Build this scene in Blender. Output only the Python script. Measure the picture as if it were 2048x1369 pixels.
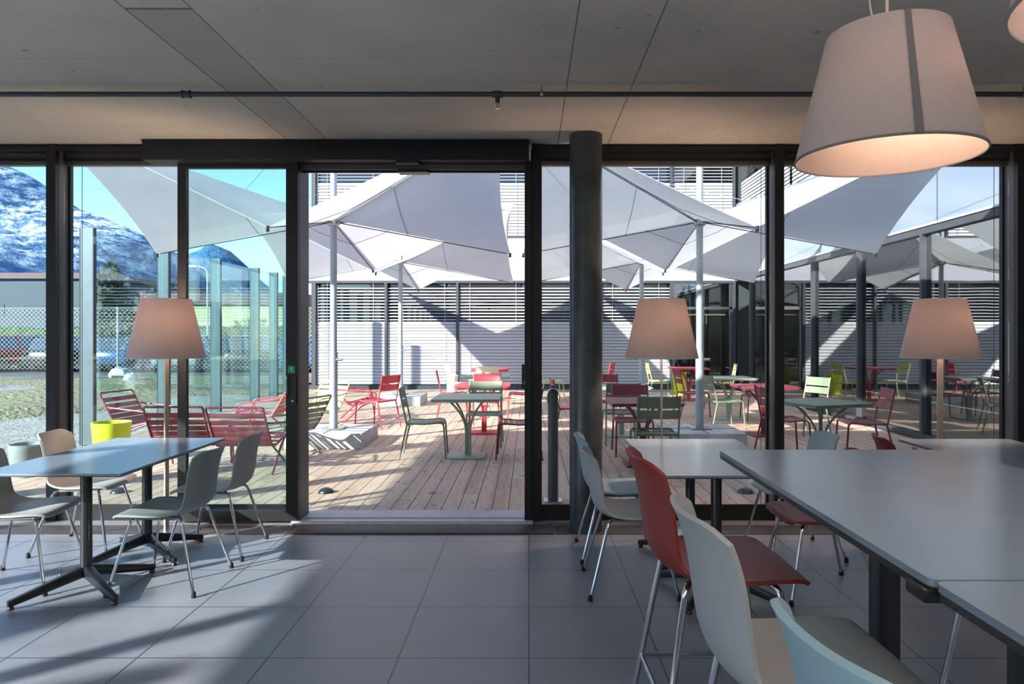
import bpy, math, random
from mathutils import Vector, Matrix
from math import radians as R, sin, cos, pi, sqrt
random.seed(7)
scn = bpy.context.scene
for o in list(bpy.data.objects): bpy.data.objects.remove(o)
col = scn.collection

# ------------------------------------------------------------------ camera
cd = bpy.data.cameras.new('camera'); cam = bpy.data.objects.new('camera', cd); col.objects.link(cam)
cam.location = (0, 0, 1.49); cam.rotation_euler = (pi/2, 0, 0)
cd.sensor_width = 36; cd.lens = 36*1400/2048; cd.shift_x = -34/2048; cd.shift_y = -16.5/2048
cd.clip_start = .05; cd.clip_end = 6000
scn.camera = cam
scn.view_settings.view_transform = 'Standard'; scn.view_settings.look = 'None'
scn.view_settings.gamma = 1; scn.view_settings.use_curve_mapping = False
scn.view_settings.exposure = 0.0

# ------------------------------------------------------------------ sky, sun, added fill lights
SUN = Vector((.759, .651, -.4556)).normalized()
w = bpy.data.worlds.new('sky'); scn.world = w; w.use_nodes = True
wn = w.node_tree; bg = wn.nodes['Background']
st = wn.nodes.new('ShaderNodeTexSky'); st.sky_type = 'NISHITA'; st.sun_disc = False
st.sun_elevation = R(24.5); st.sun_rotation = math.atan2(-SUN.x, -SUN.y); st.altitude = 500
st.air_density = 1.0; st.dust_density = .25; st.ozone_density = 2.2
tint = wn.nodes.new('ShaderNodeMix'); tint.data_type = 'RGBA'; tint.blend_type = 'MULTIPLY'; tint.inputs[0].default_value = 1; tint.inputs[7].default_value = (.80, .93, 1.08, 1)
wn.links.new(st.outputs[0], tint.inputs[6]); wn.links.new(tint.outputs[2], bg.inputs[0]); bg.inputs[1].default_value = .40
sl = bpy.data.lights.new('sun', 'SUN'); sl.energy = 15.5; sl.angle = R(.8); sl.color = (1, .95, .88)
so = bpy.data.objects.new('sun', sl); col.objects.link(so); so.rotation_euler = SUN.to_track_quat('-Z', 'Y').to_euler()
def area(name, loc, tgt, sx, sy, e, c):
    l = bpy.data.lights.new(name, 'AREA'); l.shape = 'RECTANGLE'; l.size = sx; l.size_y = sy; l.energy = e; l.color = c; l.spread = R(128)   # added fill; narrowed spread keeps it out of the glass reflections
    o = bpy.data.objects.new(name, l); col.objects.link(o); o.location = loc
    o.rotation_euler = (Vector(tgt)-Vector(loc)).to_track_quat('-Z', 'Y').to_euler(); return o
area('fill_light_rear', (1.0, -2.6, 2.96), (1.0, -2.6, 0), 13, 4.5, 120, (.93, .96, 1))  # downward fill added behind the camera, no lamp body
area('fill_light_floor_up', (1.0, -2.6, .1), (1.0, -2.6, 3), 13, 5, 900, (.98, .99, 1))  # upward fill added at floor level to brighten the ceiling

# ------------------------------------------------------------------ mesh helpers
def frame_of(d):
    d = d.normalized(); a = Vector((0, 0, 1)) if abs(d.z) < .9 else Vector((1, 0, 0))
    x = a.cross(d).normalized(); return x, d.cross(x).normalized()
def rpath(pts, rad, n=5):
    "polyline with its inner corners rounded"
    pts = [Vector(p) for p in pts]; out = [pts[0]]
    for i in range(1, len(pts)-1):
        a, b, c = pts[i-1], pts[i], pts[i+1]
        r = min(rad, (a-b).length*.48, (c-b).length*.48)
        p, q = b+(a-b).normalized()*r, b+(c-b).normalized()*r
        for k in range(n+1):
            t = k/n; out.append(p*(1-t)**2+b*2*t*(1-t)+q*t*t)
    out.append(pts[-1]); return out
class MB:
    def __init__(s): s.v = []; s.f = []
    def add(s, vs, fs):
        n = len(s.v); s.v += [tuple(v) for v in vs]; s.f += [tuple(i+n for i in f) for f in fs]; return s
    def box(s, x0, x1, y0, y1, z0, z1):
        return s.add([(x0,y0,z0),(x1,y0,z0),(x1,y1,z0),(x0,y1,z0),(x0,y0,z1),(x1,y0,z1),(x1,y1,z1),(x0,y1,z1)],
                     [(0,3,2,1),(4,5,6,7),(0,1,5,4),(1,2,6,5),(2,3,7,6),(3,0,4,7)])
    def obox(s, c, size, m):
        vs = [m @ Vector((x*size[0]/2, y*size[1]/2, z*size[2]/2))+Vector(c) for z in (-1,1) for x, y in ((-1,-1),(1,-1),(1,1),(-1,1))]
        return s.add(vs, [(0,3,2,1),(4,5,6,7),(0,1,5,4),(1,2,6,5),(2,3,7,6),(3,0,4,7)])
    def tube(s, pts, r, n=10, r1=None):
        pts = [Vector(p) for p in pts]; m = len(pts)
        x, y = frame_of(pts[1]-pts[0]); vs = []
        for i, p in enumerate(pts):
            if i == 0: t = pts[1]-pts[0]
            elif i == m-1: t = pts[-1]-pts[-2]
            else: t = (pts[i+1]-p).normalized()+(p-pts[i-1]).normalized()
            t.normalize(); x = (x-t*x.dot(t)).normalized(); y = t.cross(x)
            rr = r if r1 is None else r+(r1-r)*i/(m-1)
            vs += [p+(x*cos(2*pi*k/n)+y*sin(2*pi*k/n))*rr for k in range(n)]
        fs = [(i*n+k, i*n+(k+1)%n, (i+1)*n+(k+1)%n, (i+1)*n+k) for i in range(m-1) for k in range(n)]
        fs += [tuple(reversed(range(n))), tuple(range((m-1)*n, m*n))]
        return s.add(vs, fs)
    def lathe(s, prof, c=(0,0,0), n=40, closed=False):
        vs = []; m = len(prof)
        for r, z in prof: vs += [(c[0]+r*cos(2*pi*k/n), c[1]+r*sin(2*pi*k/n), c[2]+z) for k in range(n)]
        fs = []
        for i in range(m if closed else m-1):
            j = (i+1) % m
            fs += [(i*n+k, i*n+(k+1)%n, j*n+(k+1)%n, j*n+k) for k in range(n)]
        if not closed: fs += [tuple(reversed(range(n))), tuple(range((m-1)*n, m*n))]
        return s.add(vs, fs)
    def prism(s, poly, axis, a0, a1):
        "poly of 2D points extruded along axis 'x','y' or 'z'"
        def P(u, v, a): return {'x': (a,u,v), 'y': (u,a,v), 'z': (u,v,a)}[axis]
        n = len(poly); vs = [P(u,v,a0) for u,v in poly]+[P(u,v,a1) for u,v in poly]
        return s.add(vs, [tuple(reversed(range(n))), tuple(range(n,2*n))]+[(i,(i+1)%n,n+(i+1)%n,n+i) for i in range(n)])
    def thick(s, P, N, t):
        "grid of points P[i][j] with normals N[i][j] -> closed sheet"
        a, b = len(P), len(P[0])
        vs = [P[i][j]+N[i][j]*t/2 for i in range(a) for j in range(b)]+[P[i][j]-N[i][j]*t/2 for i in range(a) for j in range(b)]
        o = a*b; fs = []
        for i in range(a-1):
            for j in range(b-1):
                q = (i*b+j, i*b+j+1, (i+1)*b+j+1, (i+1)*b+j)
                fs += [q, tuple(o+k for k in reversed(q))]
        for j in range(b-1):
            fs += [(j, o+j, o+j+1, j+1), ((a-1)*b+j, (a-1)*b+j+1, o+(a-1)*b+j+1, o+(a-1)*b+j)]
        for i in range(a-1):
            fs += [(i*b, (i+1)*b, o+(i+1)*b, o+i*b), (i*b+b-1, o+i*b+b-1, o+(i+1)*b+b-1, (i+1)*b+b-1)]
        return s.add(vs, fs)
    def build(s, name, mt, parent=None, bevel=0, loc=None, fix=True):
        me = bpy.data.meshes.new(name); me.from_pydata(s.v, [], s.f); me.materials.append(mt)
        if fix:
            import bmesh
            bm = bmesh.new(); bm.from_mesh(me); bmesh.ops.recalc_face_normals(bm, faces=bm.faces)
            if bevel: bmesh.ops.bevel(bm, geom=[e for e in bm.edges if len(e.link_faces) == 2 and e.calc_face_angle(0) > .9], offset=bevel, segments=2, affect='EDGES', profile=.5)
            bm.to_mesh(me); bm.free()
        for p in me.polygons: p.use_smooth = True
        me.set_sharp_from_angle(angle=.62); me.update()
        o = bpy.data.objects.new(name, me); col.objects.link(o)
        if parent: o.parent = parent
        if loc: o.location = loc
        return o
def tag(o, label=None, cat=None, group=None, kind=None):
    if label: o['label'] = label
    if cat: o['category'] = cat
    if group: o['group'] = group
    if kind: o['kind'] = kind
    return o
def empty(name, loc=(0,0,0), rz=0):
    o = bpy.data.objects.new(name, None); col.objects.link(o); o.location = loc; o.rotation_euler.z = rz
    o.empty_display_size = .1; return o
_mc = {}
def copy_tree(o, swap=None, parent=None):
    "a thing, its parts and sub-parts; swap = {material name: material} recolours"
    c = o.copy(); col.objects.link(c)
    if parent: c.parent = parent
    if o.type == 'MESH' and swap and o.data.materials[0].name in swap:
        key = (o.data.name, swap[o.data.materials[0].name].name)
        if key not in _mc:
            me = o.data.copy(); me.materials[0] = swap[o.data.materials[0].name]; _mc[key] = me
        c.data = _mc[key]
    for ch in list(o.children): copy_tree(ch, swap, c)
    return c

# ------------------------------------------------------------------ materials
def mat(name, c, rough=.5, metal=0, spec=.5, var=.08, scale=6, bump=0, bscale=60, trans=0, coat=0):
    m = bpy.data.materials.new(name); m.use_nodes = True; nt = m.node_tree; n = nt.nodes; L = nt.links
    b = n['Principled BSDF']; b.inputs['Roughness'].default_value = rough; b.inputs['Metallic'].default_value = metal
    b.inputs['Specular IOR Level'].default_value = spec; b.inputs['Coat Weight'].default_value = coat
    tc = n.new('ShaderNodeTexCoord'); no = n.new('ShaderNodeTexNoise'); no.inputs['Scale'].default_value = scale; no.inputs['Detail'].default_value = 5
    L.new(tc.outputs['Object'], no.inputs['Vector'])
    rp = n.new('ShaderNodeValToRGB'); L.new(no.outputs[0], rp.inputs[0])
    rp.color_ramp.elements[0].position = .3; rp.color_ramp.elements[1].position = .7
    rp.color_ramp.elements[0].color = (*[x*(1-var) for x in c], 1); rp.color_ramp.elements[1].color = (*[min(1, x*(1+var)) for x in c], 1)
    L.new(rp.outputs[0], b.inputs['Base Color'])
    if bump:
        n2 = n.new('ShaderNodeTexNoise'); n2.inputs['Scale'].default_value = bscale; n2.inputs['Detail'].default_value = 4
        L.new(tc.outputs['Object'], n2.inputs['Vector'])
        bp = n.new('ShaderNodeBump'); bp.inputs['Strength'].default_value = bump; bp.inputs['Distance'].default_value = .01
        L.new(n2.outputs[0], bp.inputs['Height']); L.new(bp.outputs[0], b.inputs['Normal'])
    if trans:
        tr = n.new('ShaderNodeBsdfTranslucent'); L.new(rp.outputs[0], tr.inputs[0])
        mx = n.new('ShaderNodeMixShader'); mx.inputs[0].default_value = trans
        L.new(b.outputs[0], mx.inputs[1]); L.new(tr.outputs[0], mx.inputs[2]); L.new(mx.outputs[0], n['Material Output'].inputs[0])
    return m
def glass(name, tint=(1,1,1), ior=1.5, rough=0.0, wave=0):
    m = bpy.data.materials.new(name); m.use_nodes = True; nt = m.node_tree; n = nt.nodes; L = nt.links
    n.remove(n['Principled BSDF']); t = n.new('ShaderNodeBsdfTransparent'); t.inputs[0].default_value = (*tint, 1)
    g = n.new('ShaderNodeBsdfGlossy'); g.inputs['Roughness'].default_value = rough
    f = n.new('ShaderNodeFresnel'); f.inputs[0].default_value = ior
    geo = n.new('ShaderNodeNewGeometry')      # same reflectance from both sides of the pane
    mxv = n.new('ShaderNodeMath'); mxv.operation = 'MULTIPLY'
    iv = n.new('ShaderNodeMath'); iv.operation = 'MULTIPLY_ADD'; iv.inputs[1].default_value = 1/ior-ior; iv.inputs[2].default_value = ior
    L.new(geo.outputs['Backfacing'], iv.inputs[0]); L.new(iv.outputs[0], f.inputs[0])
    tc = n.new('ShaderNodeTexCoord'); no = n.new('ShaderNodeTexNoise'); no.inputs['Scale'].default_value = .9
    L.new(tc.outputs['Object'], no.inputs['Vector'])
    if wave:
        bp = n.new('ShaderNodeBump'); bp.inputs['Strength'].default_value = wave; bp.inputs['Distance'].default_value = .02
        L.new(no.outputs[0], bp.inputs['Height']); L.new(bp.outputs[0], g.inputs['Normal'])
    mx = n.new('ShaderNodeMixShader'); L.new(f.outputs[0], mx.inputs[0]); L.new(t.outputs[0], mx.inputs[1]); L.new(g.outputs[0], mx.inputs[2])
    L.new(mx.outputs[0], n['Material Output'].inputs[0]); return m
def emis(name, c, s):
    m = bpy.data.materials.new(name); m.use_nodes = True; b = m.node_tree.nodes['Principled BSDF']
    b.inputs['Base Color'].default_value = (*c, 1); b.inputs['Emission Color'].default_value = (*c, 1); b.inputs['Emission Strength'].default_value = s; return m
class NT:
    "small helper for math on node sockets"
    def __init__(s, m): s.nt = m.node_tree; s.n = s.nt.nodes; s.L = s.nt.links
    def m(s, op, a, b=None, c=None):
        q = s.n.new('ShaderNodeMath'); q.operation = op
        for i, x in enumerate((a, b, c)):
            if x is None: continue
            if isinstance(x, (int, float)): q.inputs[i].default_value = x
            else: s.L.new(x, q.inputs[i])
        return q.outputs[0]
    def mix(s, f, a, b, mode='MIX'):
        q = s.n.new('ShaderNodeMix'); q.data_type = 'RGBA'; q.blend_type = mode
        for i, x in ((0, f), (6, a), (7, b)):
            if isinstance(x, (int, float)): q.inputs[i].default_value = x
            elif isinstance(x, tuple): q.inputs[i].default_value = (*x, 1)
            else: s.L.new(x, q.inputs[i])
        return q.outputs[2]
    def xyz(s):
        tc = s.n.new('ShaderNodeTexCoord'); sp = s.n.new('ShaderNodeSeparateXYZ'); s.L.new(tc.outputs['Object'], sp.inputs[0]); s.tc = tc.outputs['Object']
        return sp.outputs
    def noise(s, scale, detail=4, vec=None, sc3=None, rough=.5):
        q = s.n.new('ShaderNodeTexNoise'); q.inputs['Scale'].default_value = scale; q.inputs['Detail'].default_value = detail; q.inputs['Roughness'].default_value = rough
        v = vec or s.tc
        if sc3:
            mp = s.n.new('ShaderNodeMapping'); mp.inputs['Scale'].default_value = sc3; s.L.new(v, mp.inputs[0]); v = mp.outputs[0]
        s.L.new(v, q.inputs['Vector']); return q.outputs[0]
    def ramp(s, f, p0, p1, c0=(0,0,0), c1=(1,1,1)):
        q = s.n.new('ShaderNodeValToRGB'); q.color_ramp.elements[0].position = p0; q.color_ramp.elements[1].position = p1
        q.color_ramp.elements[0].color = (*c0, 1); q.color_ramp.elements[1].color = (*c1, 1); s.L.new(f, q.inputs[0]); return q.outputs[0]
    def line(s, coord, step, off, wdt):
        "1 on the joint lines of a grid"
        f = s.m('FRACT', s.m('DIVIDE', s.m('SUBTRACT', coord, off-step*50), step))
        d = s.m('MINIMUM', f, s.m('SUBTRACT', 1, f)); return s.m('LESS_THAN', d, wdt/step/2)
    def at(s, coord, x0, wdt): return s.m('LESS_THAN', s.m('ABSOLUTE', s.m('SUBTRACT', coord, x0)), wdt/2)
    def bump(s, h, strength, dist=.01):
        q = s.n.new('ShaderNodeBump'); q.inputs['Strength'].default_value = strength; q.inputs['Distance'].default_value = dist; s.L.new(h, q.inputs['Height']); return q.outputs[0]
def base(name, rough=.5, spec=.5):
    m = bpy.data.materials.new(name); m.use_nodes = True; k = NT(m); b = k.n['Principled BSDF']
    b.inputs['Roughness'].default_value = rough; b.inputs['Specular IOR Level'].default_value = spec; return m, k, b

# floor tiles 60x60
m_floor, k, b = base('floor_tiles', .34, .55); X, Y, Z = k.xyz()
jt = k.m('MAXIMUM', k.line(X, .6, 0, .007), k.line(Y, .6, 3.215, .007))
cl = k.noise(2.2, 8, rough=.65); tn = k.ramp(cl, .3, .75, (.155, .168, .205), (.21, .225, .265))
sc = k.ramp(k.noise(9, 6, sc3=(1, .35, 1)), .66, .8); tn = k.mix(k.m('MULTIPLY', sc, .35), tn, (.24, .23, .22))
k.L.new(k.mix(jt, tn, (.028, .03, .035)), b.inputs['Base Color'])
k.L.new(k.m('MULTIPLY_ADD', cl, .25, .26), b.inputs['Roughness']); k.L.new(k.bump(k.m('SUBTRACT', 1, jt), .4, .002), b.inputs['Normal'])
# cast concrete ceiling
m_ceil, k, b = base('cast_concrete', .85, .2); X, Y, Z = k.xyz()
tn = k.ramp(k.noise(.8, 8, rough=.6), .3, .75, (.345, .335, .31), (.49, .475, .44))
strip = k.m('MULTIPLY', k.m('GREATER_THAN', X, -1.876), k.m('LESS_THAN', X, -1.566)); strip = k.m('MULTIPLY', strip, k.m('GREATER_THAN', Y, 3.25))
tn = k.mix(k.m('MULTIPLY', strip, .4), tn, (.25, .245, .24))
jt = k.at(X, -1.876, .009)
for x0 in (-1.566, .23, .628): jt = k.m('MAXIMUM', jt, k.at(X, x0, .008))
jt = k.m('MAXIMUM', jt, k.m('MULTIPLY', k.at(Y, 3.25, .02), k.m('MULTIPLY', k.m('GREATER_THAN', X, -1.876), k.m('LESS_THAN', X, -1.566))))
fy = k.m('MULTIPLY', k.line(Y, 1.25, 3.84, .006), .35); jt = k.m('MAXIMUM', k.m('MULTIPLY', jt, .8), fy)
pits = k.ramp(k.noise(17, 2), .705, .735); pits = k.m('MULTIPLY', pits, .5)
tn = k.mix(k.m('MAXIMUM', jt, pits), tn, (.09, .087, .08)); k.L.new(tn, b.inputs['Base Color'])
k.L.new(k.bump(k.noise(30, 5), .12, .01), b.inputs['Normal'])
# timber deck boards along Y
m_deck, k, b = base('larch_deck', .62, .3); X, Y, Z = k.xyz()
bi = k.m('FLOOR', k.m('DIVIDE', k.m('ADD', X, 50.032), .144))
wnz = k.n.new('ShaderNodeTexWhiteNoise'); wnz.noise_dimensions = '1D'; k.L.new(bi, wnz.inputs['W'])
yy = k.m('ADD', Y, k.m('MULTIPLY', wnz.outputs[0], 7.0)); bj = k.m('FLOOR', k.m('DIVIDE', yy, 3.6))
w2 = k.n.new('ShaderNodeTexWhiteNoise'); w2.noise_dimensions = '2D'; cmb = k.n.new('ShaderNodeCombineXYZ'); k.L.new(bi, cmb.inputs[0]); k.L.new(bj, cmb.inputs[1]); k.L.new(cmb.outputs[0], w2.inputs['Vector'])
tn = k.ramp(w2.outputs[0], 0, 1, (.48, .335, .255), (.62, .46, .365))
gr = k.noise(5, 6, sc3=(7, .5, 1), rough=.7); tn = k.mix(k.m('MULTIPLY', k.ramp(gr, .45, .7), .5), tn, (.26, .155, .105))
kn = k.ramp(k.noise(4.2, 3, sc3=(2.2, 1.5, 1)), .64, .70); tn = k.mix(k.m('MULTIPLY', kn, .8), tn, (.12, .065, .045))
gp = k.m('MAXIMUM', k.line(X, .144, -.032, .0075), k.line(yy, 3.6, 0, .008))
k.L.new(k.mix(gp, tn, (.05, .032, .025)), b.inputs['Base Color']); k.L.new(k.bump(k.m('SUBTRACT', 1, gp), .5, .005), b.inputs['Normal'])
# cobbles
m_cob, k, b = base('cobble_paving', .85, .2); k.xyz()
vo = k.n.new('ShaderNodeTexVoronoi'); vo.feature = 'DISTANCE_TO_EDGE'; vo.inputs['Scale'].default_value = 9; k.L.new(k.tc, vo.inputs[0])
tn = k.ramp(k.noise(3, 5), .3, .7, (.26, .27, .26), (.40, .40, .375)); ed = k.ramp(vo.outputs['Distance'], .02, .09)
k.L.new(k.mix(ed, (.14, .15, .12), tn), b.inputs['Base Color']); k.L.new(k.bump(ed, .7, .02), b.inputs['Normal'])
# turf with bare earth
m_turf, k, b = base('rough_turf', .95, .1); k.xyz()
g1 = k.ramp(k.noise(.55, 8, rough=.7), .42, .58); g2 = k.ramp(k.noise(14, 4), .3, .7, (.14, .115, .085), (.34, .27, .21))
g3 = k.ramp(k.noise(20, 4), .3, .7, (.13, .17, .075), (.30, .34, .17)); k.L.new(k.mix(g1, g2, g3), b.inputs['Base Color']); k.L.new(k.bump(k.noise(8, 6), 1, .12), b.inputs['Normal'])
# mountain: forest and snow, distance haze painted in as blue base colours
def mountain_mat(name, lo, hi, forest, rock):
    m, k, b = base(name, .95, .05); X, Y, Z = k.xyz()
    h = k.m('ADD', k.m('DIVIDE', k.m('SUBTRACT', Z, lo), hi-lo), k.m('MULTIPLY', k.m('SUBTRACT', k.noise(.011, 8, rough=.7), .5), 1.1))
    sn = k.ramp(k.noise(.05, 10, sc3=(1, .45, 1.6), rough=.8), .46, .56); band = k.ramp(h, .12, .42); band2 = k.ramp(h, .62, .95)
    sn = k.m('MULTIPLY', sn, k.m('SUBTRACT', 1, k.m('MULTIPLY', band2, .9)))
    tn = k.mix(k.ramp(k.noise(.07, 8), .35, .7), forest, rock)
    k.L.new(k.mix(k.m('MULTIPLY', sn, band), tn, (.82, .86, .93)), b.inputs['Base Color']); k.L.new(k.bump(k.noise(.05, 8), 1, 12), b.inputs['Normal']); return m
m_mtn = mountain_mat('hazed_mountain_slope', 10, 330, (.05, .125, .245), (.13, .235, .38))
m_mtn2 = mountain_mat('hazed_mountain_forest', 400, 900, (.035, .11, .23), (.06, .17, .32))

M = dict(
 frame=mat('anthracite_frame', (.012, .013, .016), .42, .0, .35), frame_in=mat('brown_anodised', (.095, .085, .088), .42, .1),
 header=mat('door_header_paint', (.013, .015, .02), .5, 0, .3), col=mat('column_concrete', (.045, .054, .062), .36, 0, .5, .4, 5, .15, 40),
 pipe=mat('pipe_paint', (.03, .042, .05), .45), chrome=mat('chrome', (.62, .64, .66), .12, 1), steel=mat('brushed_steel', (.42, .43, .46), .34, 1, .5, .1, 30),
 black=mat('black_plastic', (.012, .012, .014), .4), grille=mat('floor_grille', (.05, .045, .045), .55, .1, .4, .3, 14),
 top=mat('table_laminate', (.18, .235, .30), .22, 0, .9, .05, 3), top_edge=mat('table_edge', (.025, .025, .028), .5), leg=mat('table_column', (.012, .014, .018), .3, 0, .6),
 sh_gry=mat('shell_grey', (.30, .315, .315), .5, 0, .4, .03), sh_dgr=mat('shell_slate', (.19, .225, .235), .5, 0, .4, .03), sh_wht=mat('shell_white', (.31, .33, .345), .48, 0, .4, .03),
 sh_blu=mat('shell_ice_blue', (.24, .36, .42), .5, 0, .4, .03), sh_red=mat('shell_brick_red', (.20, .028, .025), .48, 0, .4, .04), sh_wrm=mat('shell_warm_grey', (.26, .235, .21), .5, 0, .4, .03),
 shade=mat('lamp_fabric', (.52, .46, .455), .85, 0, .1, .03, 60, .1, 220, .22), seam=mat('seam_tape', (.17, .16, .16), .7), cord=mat('white_cord', (.6, .58, .56), .5), brass=mat('lamp_stem', (.42, .38, .33), .35, .8),
 white=mat('white_panel', (.50, .51, .55), .35, 0, .5, .02, 1), wing=mat('gloss_white_panel', (.16, .20, .255), .14, 0, .5, .02, 1), slat=mat('blind_slat', (.43, .43, .46), .4, .1, .5, .02),
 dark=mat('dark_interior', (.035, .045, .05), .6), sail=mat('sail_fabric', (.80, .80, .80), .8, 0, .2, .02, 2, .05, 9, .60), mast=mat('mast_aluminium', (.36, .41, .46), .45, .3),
 slab=mat('ballast_slab', (.47, .49, .49), .8, 0, .3, .25, 5, .3, 40), rope=mat('rope', (.05, .05, .055), .7),
 sage=mat('powder_sage', (.17, .215, .145), .45), sage_l=mat('powder_pale_sage', (.30, .365, .29), .45), red=mat('powder_red', (.52, .045, .065), .42), dred=mat('powder_dark_red', (.22, .028, .042), .42),
 lime=mat('powder_lime', (.52, .58, .20), .45), cream=mat('powder_cream', (.70, .66, .46), .45),
 limepot=mat('lime_planter', (.58, .68, .03), .5), greypot=mat('grey_planter', (.22, .27, .28), .6), whitepot=mat('white_planter', (.80, .79, .76), .5), soil=mat('potting_soil', (.05, .035, .025), .95),
 fin=mat('screen_post', (.15, .19, .21), .35, .5), asphalt=mat('asphalt', (.10, .11, .115), .9, 0, .3, .2, 3), yellow=mat('yellow_render', (.46, .43, .22), .8), brown=mat('brown_cladding', (.13, .08, .085), .7), navy=mat('dark_cladding', (.045, .07, .095), .7),
 car_red=mat('car_red', (.55, .03, .025), .2, .1, .5, .02, 1, coat=.6), car_blu=mat('car_blue', (.04, .10, .22), .2, .3, .5, .02, 1, coat=.6), car_blk=mat('car_black', (.02, .025, .03), .2, .2, .5, .02, 1, coat=.6),
 car_slv=mat('car_silver', (.38, .41, .43), .25, .6, .5, .02, 1), carglass=mat('car_glass', (.05, .08, .10), .06, 0, .9, .02, 1), tyre=mat('tyre', (.015, .015, .015), .8), hub=mat('wheel_rim', (.42, .43, .45), .3, .8),
 galv=mat('galvanised', (.55, .58, .58), .45, .5), bark=mat('bark', (.10, .075, .055), .9), needle=mat('needles', (.045, .085, .04), .85, 0, .2, .5, 4), green=mat('exit_sign_green', (.0, .33, .12), .4), signwhite=mat('sign_white', (.85, .85, .85), .5),
 wallin=mat('plaster_wall', (.12, .115, .11), .8), bulb=emis('lit_bulb', (1, .72, .45), 14), sill=mat('threshold_plate', (.42, .42, .48), .42, .1, .5, .08, 9), strip=emis('light_strip', (1, .70, .35), 3.0), plinth=mat('dark_plinth', (.04, .045, .055), .6), spot=mat('deck_light', (.06, .07, .08), .3, .7),
 windows=mat('house_window', (.05, .07, .10), .15), render_w=mat('house_render', (.6, .58, .54), .8), bush=mat('bare_twigs', (.17, .12, .09), .9))
G_in = glass('window_glass', (.97, .992, .985), 1.42); G_left = glass('tinted_window_glass', (.91, .975, .965), 1.45)
G_scr = glass('screen_glass', (.84, .93, .94), 1.65, 0, .04); G_wing = glass('wing_glass', (.55, .60, .62), 3.8, 0, .05); G_far = glass('far_glass', (.35, .42, .45), 2.0, 0, .05)
def struct(mb, name, m, parent=None, **kw):
    o = mb.build(name, m, parent, **kw)
    if not parent: o['kind'] = 'structure'
    return o

# ------------------------------------------------------------------ the room
FY = 5.56
struct(MB().box(-6.2, 9, -6.2, 5.86, -.25, 0), 'floor', m_floor)
struct(MB().box(-6.35, 9.2, -6.3, 5.95, 3.0, 3.34), 'ceiling', m_ceil)
struct(MB().box(-6.2, 9, -6.35, -6.2, 0, 3.0), 'wall_back', M['wallin'])
struct(MB().box(9, 9.15, -6.35, 5.8, 0, 3.0), 'wall_right', M['wallin'])
# glazed left wall (outside the frame, lets the sun in)
t = MB()
for i in range(7): t.box(-6.2, -6.06, -6.1+i*1.93, -6.02+i*1.93, 0, 3.0)
t.box(-6.2, -6.06, -6.1, 5.56, 2.88, 3.0).box(-6.2, -6.06, -6.1, 5.56, 0, .1)
wl = struct(t, 'window_6', M['frame'])
MB().box(-6.14, -6.13, -6.1, 5.56, .1, 2.88).build('glass', G_in, wl)
# front facade: grid of 1.93 m
GX = [-5.73, -3.80, -1.87, .06, 1.99, 3.92, 5.85]
for i, x in enumerate(GX):
    if i == 2: continue
    t = MB().box(x-.0375, x+.0375, FY, FY+.05, 0, 3.0); q = MB().box(x-.03, x+.03, FY+.05, FY+.17, 0, 3.0)
    o = struct(t, 'trim_%d' % (i+1), M['frame']); q.build('mullion_web', M['frame_in'], o)
    MB().box(x-.045, x+.045, FY+.17, FY+.21, 0, 3.0).build('outer_cap', M['frame'], o)
n = 0
for i in (0, 1, 3, 4, 5):
    x0, x1 = GX[i]+.0376, GX[i+1]-.0376; n += 1
    if i == 1: x1 = -1.835
    o = struct(MB().box(x0, x1, FY+.02, FY+.17, 0, .09).box(x0, x1, FY+.03, FY+.05, .09, .125), 'window_%d' % n, M['frame'])
    MB().box(x0, x1, FY+.0, FY+.12, 2.955, 2.985).box(x0, x1, FY+.10, FY+.16, 2.89, 2.915).build('head_frame', M['frame'], o)
    MB().box(x0, x1, FY+.06, FY+.10, 2.985, 3.0).box(x0, x1, FY+.12, FY+.15, 2.915, 2.955).box(x0, x1, FY+.13, FY+.19, 2.862, 2.89).build('head_lining', M['frame_in'], o)
    MB().box(x0, x1, FY+.10, FY+.115, .09, 2.90).build('glass', G_left if i < 2 else G_in, o)
    s = -1 if i < 2 else 1
    MB().tube([((x0 + .06) if i == 1 else (x1-.03), FY+.24, 0), ((x0 + .06) if i == 1 else (x1-.03), FY+.24, 2.9)], .0025, 6).build('guide_wire', M['rope'], o)
# roof edge above the facade outside
struct(MB().box(-6.35, 9.2, 5.95, 6.0, 2.93, 3.38), 'trim_20', M['white'])
# floor channel and mats in front of the glass
struct(MB().box(-6.1, -1.80, 5.19, 5.43, 0, .004), 'trim_21', M['grille']); struct(MB().box(.20, 9, 5.19, 5.43, 0, .004), 'trim_22', M['grille'])
tag(MB().box(-1.78, .185, 5.19, 5.43, 0, .012).build('door_mat', M['grille'], bevel=.003), 'dark ribbed mat strip lying inside the open doorway', 'mat')
struct(MB().box(-1.86, .03, 5.43, 5.86, 0, .014).box(-1.86, .03, 5.47, 5.485, .014, .022).box(-1.86, .03, 5.60, 5.61, .014, .02), 'trim_23', M['sill'])
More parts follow.
